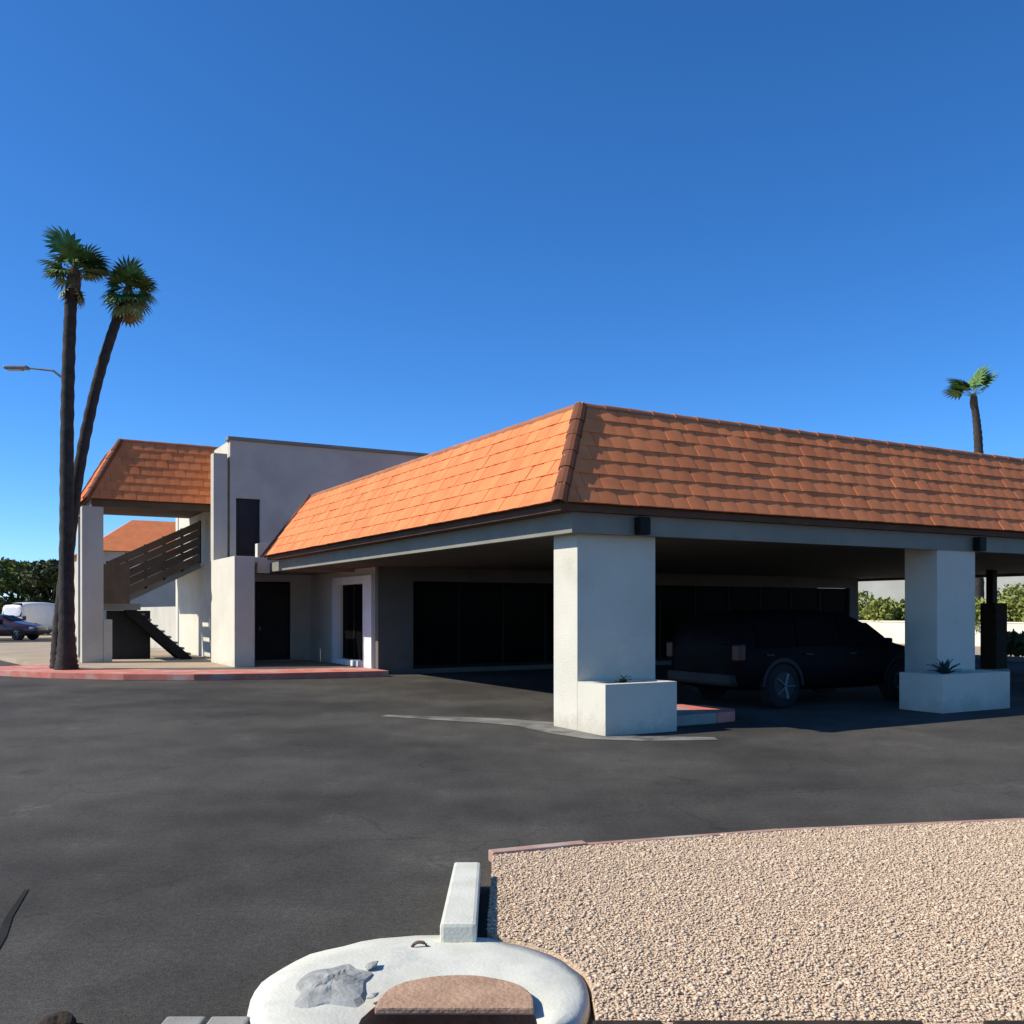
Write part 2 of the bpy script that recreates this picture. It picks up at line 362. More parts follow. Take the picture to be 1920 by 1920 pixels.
def mansard(parent, base, x0, x1, y0, y1, ze, zr, run, rows, tw, sides, limit, tile_len, near):
    """roof part with deck, hips and tiles; returns the part"""
    d = .0
    mb = MB()
    a = [(x0,y0,ze),(x1,y0,ze),(x1,y1,ze),(x0,y1,ze)]
    b = [(x0+run,y0+run,zr),(x1-run,y0+run,zr),(x1-run,y1-run,zr),(x0+run,y1-run,zr)]
    mb.add(a+b, [(0,3,2,1),(4,5,6,7),(0,1,5,4),(1,2,6,5),(2,3,7,6),(3,0,4,7)])
    roof = part('roof', mb, 'deck', parent, base)
    slen = math.hypot(run, zr-ze); h = zr-ze
    spec = {'S': ((x0,y0,ze),(1,0,0),(0,run,h),x1-x0), 'W': ((x0,y1,ze),(0,-1,0),(run,0,h),y1-y0),
            'N': ((x1,y1,ze),(-1,0,0),(0,-run,h),x1-x0), 'E': ((x1,y0,ze),(0,1,0),(-run,0,h),y1-y0)}
    ms = []
    for k in sides:
        p, al, up, L = spec[k]
        ms += slope_tiles(p, al, up, L, slen, run, run, rows, tw)
    ms.sort(key=lambda m: (B(*m.translation)-near).length)
    me = tile_mesh(tw, slen/rows+tile_len)
    T = Matrix.Translation(-Vector(base))
    for m in ms[:limit]:
        o = link('roof_tile', me, roof); o.matrix_local = T @ m
    if ms[limit:]:
        V = np.array([v.co[:] for v in me.vertices]); F = [tuple(p.vertices) for p in me.polygons]
        mb = MB()
        for m in ms[limit:]:
            A = np.array(T @ m); mb.add([tuple(q) for q in V @ A[:3,:3].T + A[:3,3]], F)
        o = link('roof_tiles', mb.mesh('roof_tiles', 'tile'), roof); o['kind'] = 'stuff'
    hipn = {'SW': ((x0,y0,ze),(x0+run,y0+run,zr),(-1,-1,run/h*1.2)), 'SE': ((x1,y0,ze),(x1-run,y0+run,zr),(1,-1,run/h*1.2)),
            'NW': ((x0,y1,ze),(x0+run,y1-run,zr),(-1,1,run/h*1.2)), 'NE': ((x1,y1,ze),(x1-run,y1-run,zr),(1,1,run/h*1.2))}
    for k, (p, q, n) in hipn.items():
        p, q = Vector(p), Vector(q); n = Vector(n).normalized(); n = (n-(q-p).normalized()*n.dot((q-p).normalized())).normalized()
        caps(p+n*.012, q+n*.012, n, .105, .36, roof, base, 'hip_cap')
    z = zr+.0
    for p, q, n in (((x0+run,y0+run,z),(x1-run,y0+run,z),(0,-.3,1)), ((x0+run,y1-run,z),(x0+run,y0+run,z),(-.3,0,1))):
        caps(p, q, n, .085, .42, roof, base, 'ridge_cap')
    return roof

def wall_y(mb, x0, x1, z0, z1, y0, y1, holes):       # wall along x with rectangular holes (hx0,hx1,hz0,hz1)
    xs = sorted({x0,x1,*[h[0] for h in holes],*[h[1] for h in holes]}); zs = sorted({z0,z1,*[h[2] for h in holes],*[h[3] for h in holes]})
    for i in range(len(xs)-1):
        z = z0; cx = (xs[i]+xs[i+1])/2
        hs_ = sorted([h for h in holes if h[0] < cx < h[1]], key=lambda h: h[2])
        for h in hs_:
            if h[2] > z: mb.box(xs[i],xs[i+1],y0,y1,z,h[2])
            z = h[3]
        if z < z1: mb.box(xs[i],xs[i+1],y0,y1,z,z1)
    return mb
def wall_x(mb, y0, y1, z0, z1, x0, x1, holes):
    t = wall_y(MB(), y0, y1, z0, z1, x0, x1, holes)
    return mb.add([(b,a,c) for a,b,c in t.v], [f[::-1] for f in t.f])

# ------------------------------------------------------------------ carport and lobby
base = (6.9, 10.6, 0)
NEAR = Vector((0,0,1.6))
cp = thing_b('carport_building', 'long low white lobby and carport under a terracotta tiled roof with the black car beneath', 'building', base)
X0, X1, Y0, Y1, ZE, ZR, RUN = 6.5, 27.3, 10.35, 24.5, 2.98, 4.46, .95
mansard(cp, base, X0, X1, Y0, Y1, ZE, ZR, RUN, 7, .30, 'SWNE', 300, .06, NEAR)
# fascia ring below the eaves, soffit inside it
mb = MB(); ZS = 2.62
f0, f1, g0, g1 = X0+.30, X1-.22, Y0+.17, Y1-.2
mb.box(f0,f1,g0,g0+.1,ZS,ZE-.003); mb.box(f0,f1,g1-.1,g1,ZS,ZE-.003)
mb.box(f0,f0+.1,g0+.1,g1-.1,ZS,ZE-.003); mb.box(f1-.1,f1,g0+.1,g1-.1,ZS,ZE-.003)
part('fascia', mb, 'trim', cp, base)
part('gutter_board', MB().box(X0+.05,X1-.05,Y0+.05,g0-.002,ZE-.09,ZE-.003).box(X0+.05,f0-.002,g0,Y1-.05,ZE-.09,ZE-.003), 'deck', cp, base)
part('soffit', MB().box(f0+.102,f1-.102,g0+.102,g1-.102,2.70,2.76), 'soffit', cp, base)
for (a,b,c,d) in ((7.0,8.3,10.7,11.3),(14.1,15.1,10.55,11.2),(20.9,22.0,10.6,11.25),(24.0,24.2,16.25,16.45)):
    part('column', MB().box(a,b,c,d,0,2.698), 'plaster' if b-a > .5 else 'dark_metal', cp, base, .012)
# lobby walls
LY = 22.5
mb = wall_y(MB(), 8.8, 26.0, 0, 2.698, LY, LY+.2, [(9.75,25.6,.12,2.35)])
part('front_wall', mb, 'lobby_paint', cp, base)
st = part('storefront', MB().box(9.752,25.598,LY+.05,LY+.15,.122,.2), 'dark_metal', cp, base)
n = 12; w = (25.598-9.752)/n
pm = MB().box(.03,w-.03,0,.02,0,2.14).mesh('pane','glass'); mm = MB().box(-.03,.03,-.03,.05,0,2.14).mesh('mullion','dark_metal')
for i in range(n):
    link('pane', pm, st, Vector((9.752+i*w, LY+.09, .202))-Vector(base))
for i in range(1, n):
    link('mullion', mm, st, Vector((9.752+i*w, LY+.09, .202))-Vector(base))
mb = wall_x(MB(), LY+.202, 27.99, 0, 2.698, 8.8, 9.0, [(23.35,25.3,.3,2.3)])
part('side_wall', mb, 'plaster', cp, base)
wf = part('window', MB().box(8.70,8.797,22.72,23.33,.15,2.5).box(8.70,8.797,25.32,25.75,.15,2.5).box(8.70,8.797,23.33,25.32,2.3,2.5).box(8.66,8.797,23.33,25.32,.15,.3), 'frame', cp, base, .006, 'window with a broad white surround in the side wall')
for a, b in ((23.36,24.3),(24.36,25.29)):
    link('pane', MB().box(8.86,8.88,a,b,.31,2.29).mesh('pane','glass'), wf, -Vector(base))
link('mullion', MB().box(8.83,8.9,24.3,24.36,.301,2.299).mesh('mullion','dark_metal'), wf, -Vector(base))
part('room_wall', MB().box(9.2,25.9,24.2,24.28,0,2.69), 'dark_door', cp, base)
part('shade_canopy', MB().box(7.06,25.9,24.46,27.9,2.66,2.9), 'trim', cp, base)  # added canopy, keeps sun strips off the walls below
# flood lights on the fascia
for x in (7.87, 15.05):
    fl = part('flood_light', MB().box(x-.09,x+.09,g0-.16,g0-.03,2.62,2.86), 'dark_metal', cp, base, .015)
    link('bracket', MB().box(x-.03,x+.03,g0-.03,g0-.002,2.7,2.8).mesh('bracket','dark_metal'), fl, -Vector(base))

# ------------------------------------------------------------------ planters
def planter(x0, x1, y0, y1, h, label):
    b = (x0, y0, 0); p = thing_b('planter', label, 'planter', b, 'planters at the carport columns')
    t = .13
    mb = MB().box(x0,x1,y0,y0+t,0,h).box(x0,x1,y1-t,y1,0,h).box(x0,x0+t,y0+t,y1-t,0,h).box(x1-t,x1,y0+t,y1-t,0,h)
    part('wall', mb, 'plaster', p, b)
    part('soil', MB().box(x0+t+.002,x1-t-.002,y0+t+.002,y1-t-.002,.1,h-.08), 'soil', p, b)
    return p
planter(7.0, 8.15, 10.05, 10.695, .66, 'white stucco planter with a sunlit end at the foot of the near carport column')
planter(13.15, 14.85, 9.75, 10.545, .60, 'long white stucco planter in shade below the second carport column')

def rosette(loc, n, l, label):
    t = thing('agave_plant', label, 'plant', loc, 0, 'spiky plants in the planters')
    mb = MB()
    for (y, w) in ((0,.022),(.35,.03),(.75,.02)):
        pass
    prof = [(0,.02,0),(.3,.032,.02),(.65,.026,.02),(1,.002,-.02)]
    vs = []; fs = []
    for i, (y, w, z) in enumerate(prof): vs += [(-w,y*l,z+.012),(0,y*l,z),(w,y*l,z+.012)]
    for i in range(len(prof)-1): fs += [(3*i,3*i+1,3*i+4,3*i+3),(3*i+1,3*i+2,3*i+5,3*i+4)]
    me = MB().add(vs, fs).mesh('leaf','leaf_blue')
    for i in range(n):
        k = i/n; el = .25+1.1*k*random.uniform(.85,1.1)
        link('leaf', me, t, (0,0,.01), (el, random.uniform(-.1,.1), i*2.4), (1,random.uniform(.75,1.05),1))
    return t
rosette(B(13.75,10.15,.52), 26, .34, 'dark blue green spiky plant growing in the long planter by the second column')
rosette(B(7.5,10.36,.58), 16, .17, 'low spiky plant barely above the rim of the near planter')

# ------------------------------------------------------------------ two storey block
base = (6.43, 28, 0)
tb = thing_b('two_storey_building', 'grey stucco two storey block with a dark door beside a sunlit white wing wall', 'building', base)
mb = wall_y(MB(), 6.43, 22, 0, 6.5, 28, 28.25, [(7.15,8.19,.15,2.45),(6.6,7.3,3.15,4.85)])
part('wall', mb, 'plaster_grey', tb, base)
part('side_wall', MB().box(6.43,6.68,28.252,36.5,0,6.5).box(6.68,22,36.25,36.5,0,6.5).box(21.75,22,28.252,36.248,0,6.5), 'plaster', tb, base)
part('floor_slab', MB().box(6.682,21.748,28.252,36.248,3.0,3.148).box(6.682,21.748,28.252,36.248,6.2,6.35), 'soffit', tb, base)
part('coping', MB().box(6.36,22.07,27.93,28.32,6.502,6.6), 'trim', tb, base, .008)
dr = part('door', MB().box(7.20,8.14,28.1,28.16,.152,2.4), 'dark_door', tb, base)
for za, zb in ((.35,1.1),(1.3,2.2)):
    link('door_panel', MB().box(7.36,8.0,28.075,28.098,za,zb).mesh('door_panel','dark_door',.01), dr, -Vector(base))
link('handle', MB().box(7.28,7.32,28.04,28.098,1.02,1.14).mesh('handle','steel'), dr, -Vector(base))
part('door_frame', MB().box(7.152,7.198,28.06,28.2,.152,2.448).box(8.142,8.188,28.06,28.2,.152,2.448).box(7.198,8.142,28.06,28.2,2.402,2.448), 'dark_metal', tb, base)
part('upper_door', MB().box(6.602,7.298,28.12,28.18,3.152,4.848), 'dark_door', tb, base)
part('wing_wall', MB().box(5.9,6.42,25.2,27.998,.13,3.02), 'plaster', tb, base, .01)
part('upper_pillar', MB().box(5.97,6.36,28.02,28.4,3.02,6.1), 'plaster_grey', tb, base, .01)
part('parapet_stub', MB().box(6.7,7.05,26.0,26.25,2.62,3.42).box(6.45,6.7,26.0,27.99,2.9,3.05), 'plaster', tb, base, .01)
part('low_wall', MB().box(6.43,6.63,36.502,47,0,1.75), 'plaster_grey', tb, base)
part('shade_walkway', MB().box(4.75,6.42,32.7,36.4,2.98,3.18), 'trim', tb, base)  # slab added to shade the lower side wall

# ------------------------------------------------------------------ stair tower
base = (2.7, 29.5, .13)
sw = thing_b('stair_tower', 'open stair tower with brown guard walls under a small tiled roof behind the palms', 'stair tower', base)
mansard(sw, base, 2.78, 7.6, 29.2, 34.0, 4.75, 6.58, 1.0, 7, .32, 'SW', 300, .06, NEAR)
part('fascia', MB().box(2.9,6.41,29.35,29.5,4.55,4.748).box(2.9,3.05,29.5,33.8,4.55,4.748), 'brown', sw, base)
part('pillar', MB().box(2.66,3.22,29.4,29.9,.13,4.548), 'plaster_grey', sw, base, .01)
part('plinth', MB().box(3.222,3.45,29.38,29.95,.13,1.35), 'plaster_grey', sw, base, .01)
part('rear_pillar', MB().box(2.9,3.2,33.3,33.7,.13,4.548), 'plaster_grey', sw, base)
part('landing', MB().box(3.24,4.3,30.0,32.6,1.62,1.8), 'trim', sw, base)
def flight(xa, za, xb, zb, y0, y1, n, guard_h, guard_mat, gy, smat='trim'):
    fl = part('stair_flight', MB().beam((xa,y0+.04,za-.12),(xb,y0+.04,zb-.12),.08,.26).beam((xa,y1-.04,za-.12),(xb,y1-.04,zb-.12),.08,.26), smat, sw, base)
    me = MB().box(-.16,.16,0,y1-y0-.18,-.03,.03).mesh('step','concrete')
    for i in range(n):
        t = (i+.5)/n
        link('step', me, fl, Vector((xa+(xb-xa)*t, y0+.09, za+(zb-za)*t))-Vector(base))
    if guard_h:
        k = 5; ph = (guard_h+.05)/k
        for q in range(k):
            z0, z1 = -.05+q*ph+.007, -.05+(q+1)*ph-.007
            v = [(xa,gy,za+z0),(xb,gy,zb+z0),(xb,gy,zb+z1),(xa,gy,za+z1)]
            v += [(x,y+.05,z) for x,y,z in v]
            part('guard_plank', MB().add(v, [(0,1,2,3),(7,6,5,4),(0,4,5,1),(1,5,6,2),(2,6,7,3),(3,7,4,0)]), guard_mat, sw, base)
        gp_ = MB()
        for q in range(6):
            t = q/5; x, z = xa+(xb-xa)*t, za+(zb-za)*t
            gp_.box(x-.04,x+.04,gy+.052,gy+.13,z-.1,z+guard_h)
        part('guard_post', gp_, 'dark_metal', sw, base)
flight(3.55,1.85,6.25,3.2,31.35,32.5,8,1.25,'brown',31.25)
flight(5.7,.2,4.0,1.75,30.1,31.1,9,.0,None,0,'dark_metal')
part('guard', MB().box(3.24,4.0,30.0,30.08,1.802,2.95), 'brown', sw, base)
part('under_stair_shade', MB().box(3.5,4.75,31.2,31.28,.13,1.6), 'dark_door', sw, base)  # dark sheet standing in for the shade under the stair

# ------------------------------------------------------------------ bollards and cabinet
def bollard(loc, h, label):
    t = thing('bollard', label, 'bollard', loc, 0, 'white posts')
    mb = MB().tube([(0,0,0),(0,0,h-.08),(0,0,h-.03),(0,0,h)],[.1,.1,.085,.04],14); mb.smooth = True
    part('post', mb, 'frame', t); 
    b = MB().tube([(0,0,0),(0,0,.03)],[.15,.15],14); part('base_plate', b, 'steel', t)
bollard(B(6.75,27.0,.15), 1.15, 'white bollard standing between the wing wall and the dark door')
bollard(B(22.7,16.2,0), .95, 'pale bollard half hidden behind the second carport column')
t = thing_b('utility_cabinet', 'tall dark brown cabinet standing under the far side of the carport', 'cabinet', (23.45,15.85,0))
part('body', MB().box(-.27,.27,-.2,.2,.08,1.8), 'timber', t, bevel=.01)
part('plinth', MB().box(-.31,.31,-.24,.24,0,.078), 'concrete', t)
part('door', MB().box(-.23,.23,-.225,-.202,.14,1.74), 'timber', t)

# ------------------------------------------------------------------ cars
def car(kind, paint, label, loc, rot, group=None):
    t = thing('parked_car' if kind != 'van' else 'parked_van', label, 'car' if kind != 'van' else 'van', loc, rot, group)
    if kind == 'suv':     # nose at +x ; (x, z_low, z_belt, z_top, w_low, w_belt, w_top)
        st_ = [(-2.38,.42,.95,1.10,.70,.74,.66),(-2.30,.30,1.0,1.52,.86,.90,.70),(-2.05,.28,1.03,1.70,.93,.95,.74),(-1.2,.24,1.03,1.76,.95,.96,.76),(0,.24,1.02,1.76,.95,.96,.76),
               (.55,.24,1.02,1.70,.95,.96,.74),(.85,.24,1.02,1.52,.95,.96,.74),(1.25,.24,1.03,1.16,.95,.95,.80),(1.9,.26,.96,1.06,.93,.92,.78),(2.3,.30,.86,.96,.86,.84,.70),(2.45,.42,.72,.80,.70,.68,.58)]
        wb = (-1.42,1.45); wr = .37; side = [(-1.95,-1.15),(-1.08,-.12),(-.05,.78)]; rearx = (-2.33,-2.1); front = (.86,1.22)
    elif kind == 'sedan':
        st_ = [(-2.35,.42,.80,.90,.70,.72,.6),(-2.25,.28,.92,1.0,.84,.84,.7),(-1.6,.24,.94,1.06,.90,.90,.72),(-.95,.22,.93,1.38,.91,.91,.66),(-.2,.22,.92,1.46,.91,.91,.66),
               (.35,.22,.92,1.38,.91,.91,.66),(.75,.22,.93,1.16,.91,.91,.70),(1.05,.22,.92,1.0,.91,.90,.76),(1.8,.24,.82,.90,.89,.87,.74),(2.2,.28,.72,.80,.82,.80,.66),(2.35,.42,.62,.68,.66,.64,.54)]
        wb = (-1.38,1.4); wr = .33; side = [(-1.15,-.35),(-.28,.55)]; rearx = (-1.55,-1.0); front = (.4,.98)
    else:
        st_ = [(-2.6,.45,1.1,1.9,.80,.85,.74),(-2.5,.3,1.15,2.12,.92,.95,.80),(-1,.28,1.15,2.2,.96,.98,.82),(.9,.28,1.15,2.16,.96,.98,.80),(1.3,.28,1.12,1.85,.96,.97,.78),(1.75,.28,1.08,1.3,.95,.95,.80),(2.3,.3,.95,1.05,.88,.86,.72),(2.5,.45,.75,.82,.7,.68,.6)]
        wb = (-1.6,1.6); wr = .36; side = [(.3,1.2)]; rearx = (-2.56,-2.45); front = (1.32,1.72)
    if kind == 'suv': st_ = [(a,b,c*.94,d*.915,e,f,g) for a,b,c,d,e,f,g in st_]
    H = []
    for (x,zl,zb,zt,wl,wbt,wt) in st_:
        h = [(0,zl),(wl*.8,zl),(wl,zl+.12),(wl+.015,zl+(zb-zl)*.55),(wbt,zb),(wt+(wbt-wt)*.12,zt-.10*min(1,(zt-zb)/.4)),(wt-.10,zt-.01),(0,zt+.02)]
        H.append((x,h))
    mb = MB(); vs = []; ring = 14
    for x, h in H:
        vs += [(x,y,z) for y,z in h]+[(x,-y,z) for y,z in h[-2:0:-1]]
    fs = []
    for i in range(len(H)-1):
        for k in range(ring):
            a = i*ring+k; b = i*ring+(k+1)%ring; fs.append((a,b,b+ring,a+ring))
    fs.append(tuple(range(ring-1,-1,-1))); fs.append(tuple((len(H)-1)*ring+k for k in range(ring)))
    mb.add(vs, fs); mb.smooth = True
    body = part('body', mb, paint, t)
    sb = body.modifiers.new('round','SUBSURF'); sb.levels = 1; sb.render_levels = 1
    def val(x, j):
        for (a, h), (b, g) in zip(H[:-1], H[1:]):
            if a <= x <= b:
                k = (x-a)/(b-a); return h[j][0]*(1-k)+g[j][0]*k, h[j][1]*(1-k)+g[j][1]*k
        return H[-1][1][j]
    for s in (-1, 1):
        for a, b in side:
            q = []
            for x, j in ((a,4),(b,4),(b,5),(a,5)):
                y, z = val(x, j); q.append((x+(.04 if j == 5 and x == a else 0), s*(y+.012), z+(.05 if j == 4 else -.03)))
            q2 = [(x, y-s*.012, z) for x,y,z in q]
            f = [(0,1,2,3),(7,6,5,4),(0,4,5,1),(1,5,6,2),(2,6,7,3),(3,7,4,0)]
            part('side_window', MB().add(q+q2, f), 'glass', t)
            hx = a+.14; y, z = val(hx, 4)
            part('door_handle', MB().box(hx,hx+.17,s*(y+.01) if s > 0 else s*(y+.03),s*(y+.03) if s > 0 else s*(y+.01),z-.1,z-.07), 'trim_black', t)
        y, z = val(front[0]+.1, 4)
        part('mirror', MB().box(front[0]-.02,front[0]+.1,s*(y+.12)-.09,s*(y+.12)+.09,z+.02,z+.17), paint, t, bevel=.03)
        y, z = val(st_[-2][0]-.05, 3)
        part('headlight', MB().box(st_[-2][0]-.2,st_[-2][0]+.03,s*(y-.14)-.15,s*(y-.14)+.15,z+.06,z+.2), 'lens_clear', t, bevel=.04)
        y, z = val(st_[1][0]+.02, 4)
        part('tail_light', MB().box(st_[1][0]-.05,st_[1][0]+.1,s*(y-.07)-.09,s*(y-.07)+.09,z-.16,z+.12), 'lens_red', t, bevel=.03)
        for x in wb:
            y = val(x, 2)[0]
            arch = MB(); n = 16; v = []; f = []
            for k in range(n+1):
                an = math.pi*k/n; v += [(x+math.cos(an)*(wr+.03), s*(y+.02), wr+math.sin(an)*(wr+.03)),(x+math.cos(an)*(wr+.09), s*(y+.02), wr+math.sin(an)*(wr+.09)),(x+math.cos(an)*(wr+.09), s*(y-.06), wr+math.sin(an)*(wr+.09)),(x+math.cos(an)*(wr+.03), s*(y-.06), wr+math.sin(an)*(wr+.03))]
            for k in range(n):
                for m_ in range(4): f.append((4*k+m_,4*k+(m_+1)%4,4*k+4+(m_+1)%4,4*k+4+m_))
            part('wheel_arch', arch.add(v, f), 'trim_black', t)
            ty = MB().tube([(x,s*(y-.2),wr),(x,s*(y+.0),wr),(x,s*(y+.03),wr)],[wr,wr,wr-.03],24)
            wh = part('wheel', ty, 'rubber', t)
            link('rim', MB().tube([(x,s*(y+.031),wr),(x,s*(y+.045),wr)],[wr*.62,wr*.55],20).mesh('rim','rim'), wh)
            for k in range(5):
                an = k*2*math.pi/5
                link('spoke', MB().beam((x,s*(y+.052),wr),(x+math.cos(an)*wr*.58,s*(y+.052),wr+math.sin(an)*wr*.58),.05,.012).mesh('spoke','steel'), wh)
    # windscreen and rear glass
    for nm, (a, b) in (('windscreen', front), ('rear_window', rearx)):
        lo, hi = (b, a) if nm == 'windscreen' else (a, b)
        y0_, z0_ = val(lo, 6); y1_, z1_ = val(hi, 6)
        zz0 = z0_ if nm == 'windscreen' or kind == 'sedan' else val(lo,4)[1]+.08
        q = [(lo, -(y0_+.06), zz0+.03), (lo, y0_+.06, zz0+.03), (hi, y1_+.02, z1_-.01), (hi, -(y1_+.02), z1_-.01)]
        n_ = (Vector(q[1])-Vector(q[0])).cross(Vector(q[3])-Vector(q[0])).normalized()
        if (n_.x < 0) == (nm == 'windscreen'): n_ = -n_
        q = [tuple(Vector(p)+n_*.03) for p in q]; q2 = [tuple(Vector(p)-n_*.02) for p in q]
        part(nm, MB().add(q+q2, [(0,1,2,3),(7,6,5,4),(0,4,5,1),(1,5,6,2),(2,6,7,3),(3,7,4,0)]), 'glass', t)
    part('bumper', MB().box(st_[0][0]-.05,st_[0][0]+.25,-.8,.8,.38,.58), 'trim_black', t, bevel=.05)
    part('bumper', MB().box(st_[-1][0]-.25,st_[-1][0]+.05,-.78,.78,.36,.54), 'trim_black', t, bevel=.05)
    return t
car('suv', 'black_paint', 'black sport utility car parked in the shade beneath the carport roof', B(12.95,12.45,0), BA)
car('sedan', 'maroon', 'dark maroon car parked in front of the trees beyond the palms', (-28.0,52.5,-.01), 0)
car('van', 'white_paint', 'white van far off between the maroon car and the palm trunk', (-31.9,65.0,-.02), R(75))

# ------------------------------------------------------------------ palms
def fan_mesh(l):
    mb = MB(); n = 13
    vs = []; fs = []
    vs += [(-.018,0,0),(.018,0,0),(.012,l*.55,.01),(-.012,l*.55,.01)]; fs.append((0,1,2,3))
    for k in range(n):
        a = R(-105)+R(210)*k/(n-1); r = l*(.50+.10*math.cos(a)); w = .035*l/.8
        d = Vector((math.sin(a), math.cos(a), 0)); s = Vector((d.y,-d.x,0))*w
        o = len(vs); c = Vector((0,l*.52,.01))
        m = c+d*r*.6+Vector((0,0,.03)); e = c+d*r+Vector((0,0,-.06*l))
        vs += [tuple(c-s*.3),tuple(c+s*.3),tuple(m+s),tuple(e),tuple(m-s)]
        fs += [(o,o+1,o+2,o+4),(o+4,o+2,o+3)]
    return mb.add(vs, fs)
def palm(path, radii, fl, fronds, label, dry=4, skirt=True):
    b = Vector(path[0]); t = thing('palm_tree', label, 'palm', b, 0, 'fan palms')
    P = []; Rr = []
    N_ = 60
    pts = [Vector(p)-b for p in path]
    for i in range(N_+1):
        u = i/N_*(len(pts)-1); k = min(int(u), len(pts)-2); f = u-k
        p0 = pts[max(k-1,0)]; p1 = pts[k]; p2 = pts[k+1]; p3 = pts[min(k+2,len(pts)-1)]
        q = .5*((2*p1)+(p2-p0)*f+(2*p0-5*p1+4*p2-p3)*f*f+(3*p1-p0-3*p2+p3)*f**3)
        P.append(q); r = radii[k]*(1-f)+radii[k+1]*f; Rr.append(r*(1.0+(.06 if i % 2 else -.03))*random.uniform(.97,1.03))
    mb = MB().tube(P, Rr, 18); mb.smooth = True; part('trunk', mb, 'palm_trunk', t)
    top = P[-1]; r = radii[-1]
    mb = MB().tube([top-Vector((0,0,.45)),top-Vector((0,0,.15)),top+Vector((0,0,.15)),top+Vector((0,0,.35))],[r*1.0,r*1.25,r*1.05,.03],10)
    part('crown_boot', mb, 'palm_dark', t)
    me = fan_mesh(fl).mesh('frond','frond'); md = fan_mesh(fl).mesh('frond','frond_dry')
    for (az, el, sc) in fronds:
        o = link('frond', me, t, top+Vector((0,0,.1+.1*random.random())), (R(el), random.uniform(-.3,.3), R(-az)), (sc,sc,sc))
        o.rotation_mode = 'XYZ'
    for i in range(dry):
        link('frond', md, t, top+Vector((0,0,-.1)), (R(random.uniform(-75,-40)), random.uniform(-.3,.3), random.uniform(0,6.28)), (.8,.8,.8))['label'] = 'dry yellow frond'
    return t
def wfr(n, elo, ehi, slo, shi, az0=0, az1=360):
    return [(random.uniform(az0,az1), random.uniform(elo,ehi), random.uniform(slo,shi)) for _ in range(n)]
def nearer(path, k):
    return [(x*k, y*k, 1.6+(z-1.6)*k) if n else (x*k, y*k, .13) for n, (x, y, z) in enumerate(path)]
palm(nearer([(-11.69,25.2,.13),(-11.69,25.2,1.0),(-11.69,25.2,4),(-11.67,25.2,7),(-11.58,25.2,9.7),(-11.5,25.2,10.35)], .94), [.29,.19,.165,.152,.142,.135], .80,
     wfr(30,-30,50,.75,1.05)+wfr(12,-5,25,.9,1.2,60,120)+[(-60,68,1.45),(-50,75,1.4),(-70,60,1.35)], 'tall straight fan palm rising from the red kerbed island, upright dark trunk')
palm(nearer([(-12.5,26.5,.13),(-12.42,26.45,1.5),(-12.0,26.4,4.9),(-11.45,26.35,7.6),(-10.85,26.3,9.5),(-10.52,26.3,10.2)], .913), [.22,.165,.14,.128,.118,.112], .76,
     wfr(36,-50,70,.8,1.05), 'fan palm leaning right over the stair tower roof, yellowing crown', dry=7)
palm([(24.3,50,0),(24.25,50,5),(24.3,50,10),(24.05,50,12.6)], [.35,.26,.22,.16], 1.35,
     wfr(13,45,82,.9,1.2,50,110)+wfr(11,12,45,.85,1.2,250,295)+wfr(3,10,40,.5,.7), 'lone palm whose crown shows above the right end of the carport roof', dry=0)

# ------------------------------------------------------------------ trees and hedge
def leaf_cloud(clumps, n, size, material, name, parent, kind=None):
    c = np.array([k[:3] for k in clumps]); rr = np.array([k[3] for k in clumps])
    wts = rr**2/np.sum(rr**2); idx = rng.choice(len(clumps), n, p=wts)
    d = rng.normal(size=(n,3)); d /= np.linalg.norm(d,axis=1)[:,None]
    rad = rr[idx]*rng.uniform(.45,1.12,n)**.6
    p = c[idx]+d*rad[:,None]*np.array([1,1,.8])
    p[:,2] = np.maximum(p[:,2], .1)
    a = rng.normal(size=(n,3)); a /= np.linalg.norm(a,axis=1)[:,None]
    b = np.cross(a, rng.normal(size=(n,3))); b /= np.linalg.norm(b,axis=1)[:,None]
    s = size*rng.uniform(.6,1.4,n)[:,None]
    V = np.stack([p-a*s, p+b*s*.45, p+a*s, p-b*s*.45], 1).reshape(-1,3)
    me = bpy.data.meshes.new(name); me.vertices.add(4*n); me.vertices.foreach_set('co', V.ravel())
    me.loops.add(4*n); me.loops.foreach_set('vertex_index', np.arange(4*n)); me.polygons.add(n); me.polygons.foreach_set('loop_start', np.arange(0,4*n,4))
    me.update(); me.validate(); me.materials.append(M[material])
    return link(name, me, parent)
def tree(loc, h, r, material, label, group=None, n=5000, cat='tree', name='broadleaf_tree', size=.22):
    t = thing(name, label, cat, loc, random.uniform(0,6), group)
    k = h*.38; mb = MB().tube([(0,0,-.1),(.03,0,k*.5),(0,.05,k),(.05,0,h*.7)],[h*.035,h*.026,h*.022,.03],8)
    cl = []
    for i in range(11):
        a = i*2.4; q = r*random.uniform(.25,.75); z = h*(random.uniform(.5,.85) if i < 6 else random.uniform(.22,.4))
        cx, cy = math.cos(a)*q, math.sin(a)*q; cl.append((cx,cy,z,r*random.uniform(.32,.5)))
        mb.tube([(0,.02,k*random.uniform(.6,1)),(cx*.5,cy*.5,(k+z)/2),(cx,cy,z)],[h*.014,h*.009,.015],5)
    cl.append((0,0,h*.8,r*.45))
    part('trunk', mb, 'bark', t)
    leaf_cloud(cl, n, size, material, 'crown', t)
    return t
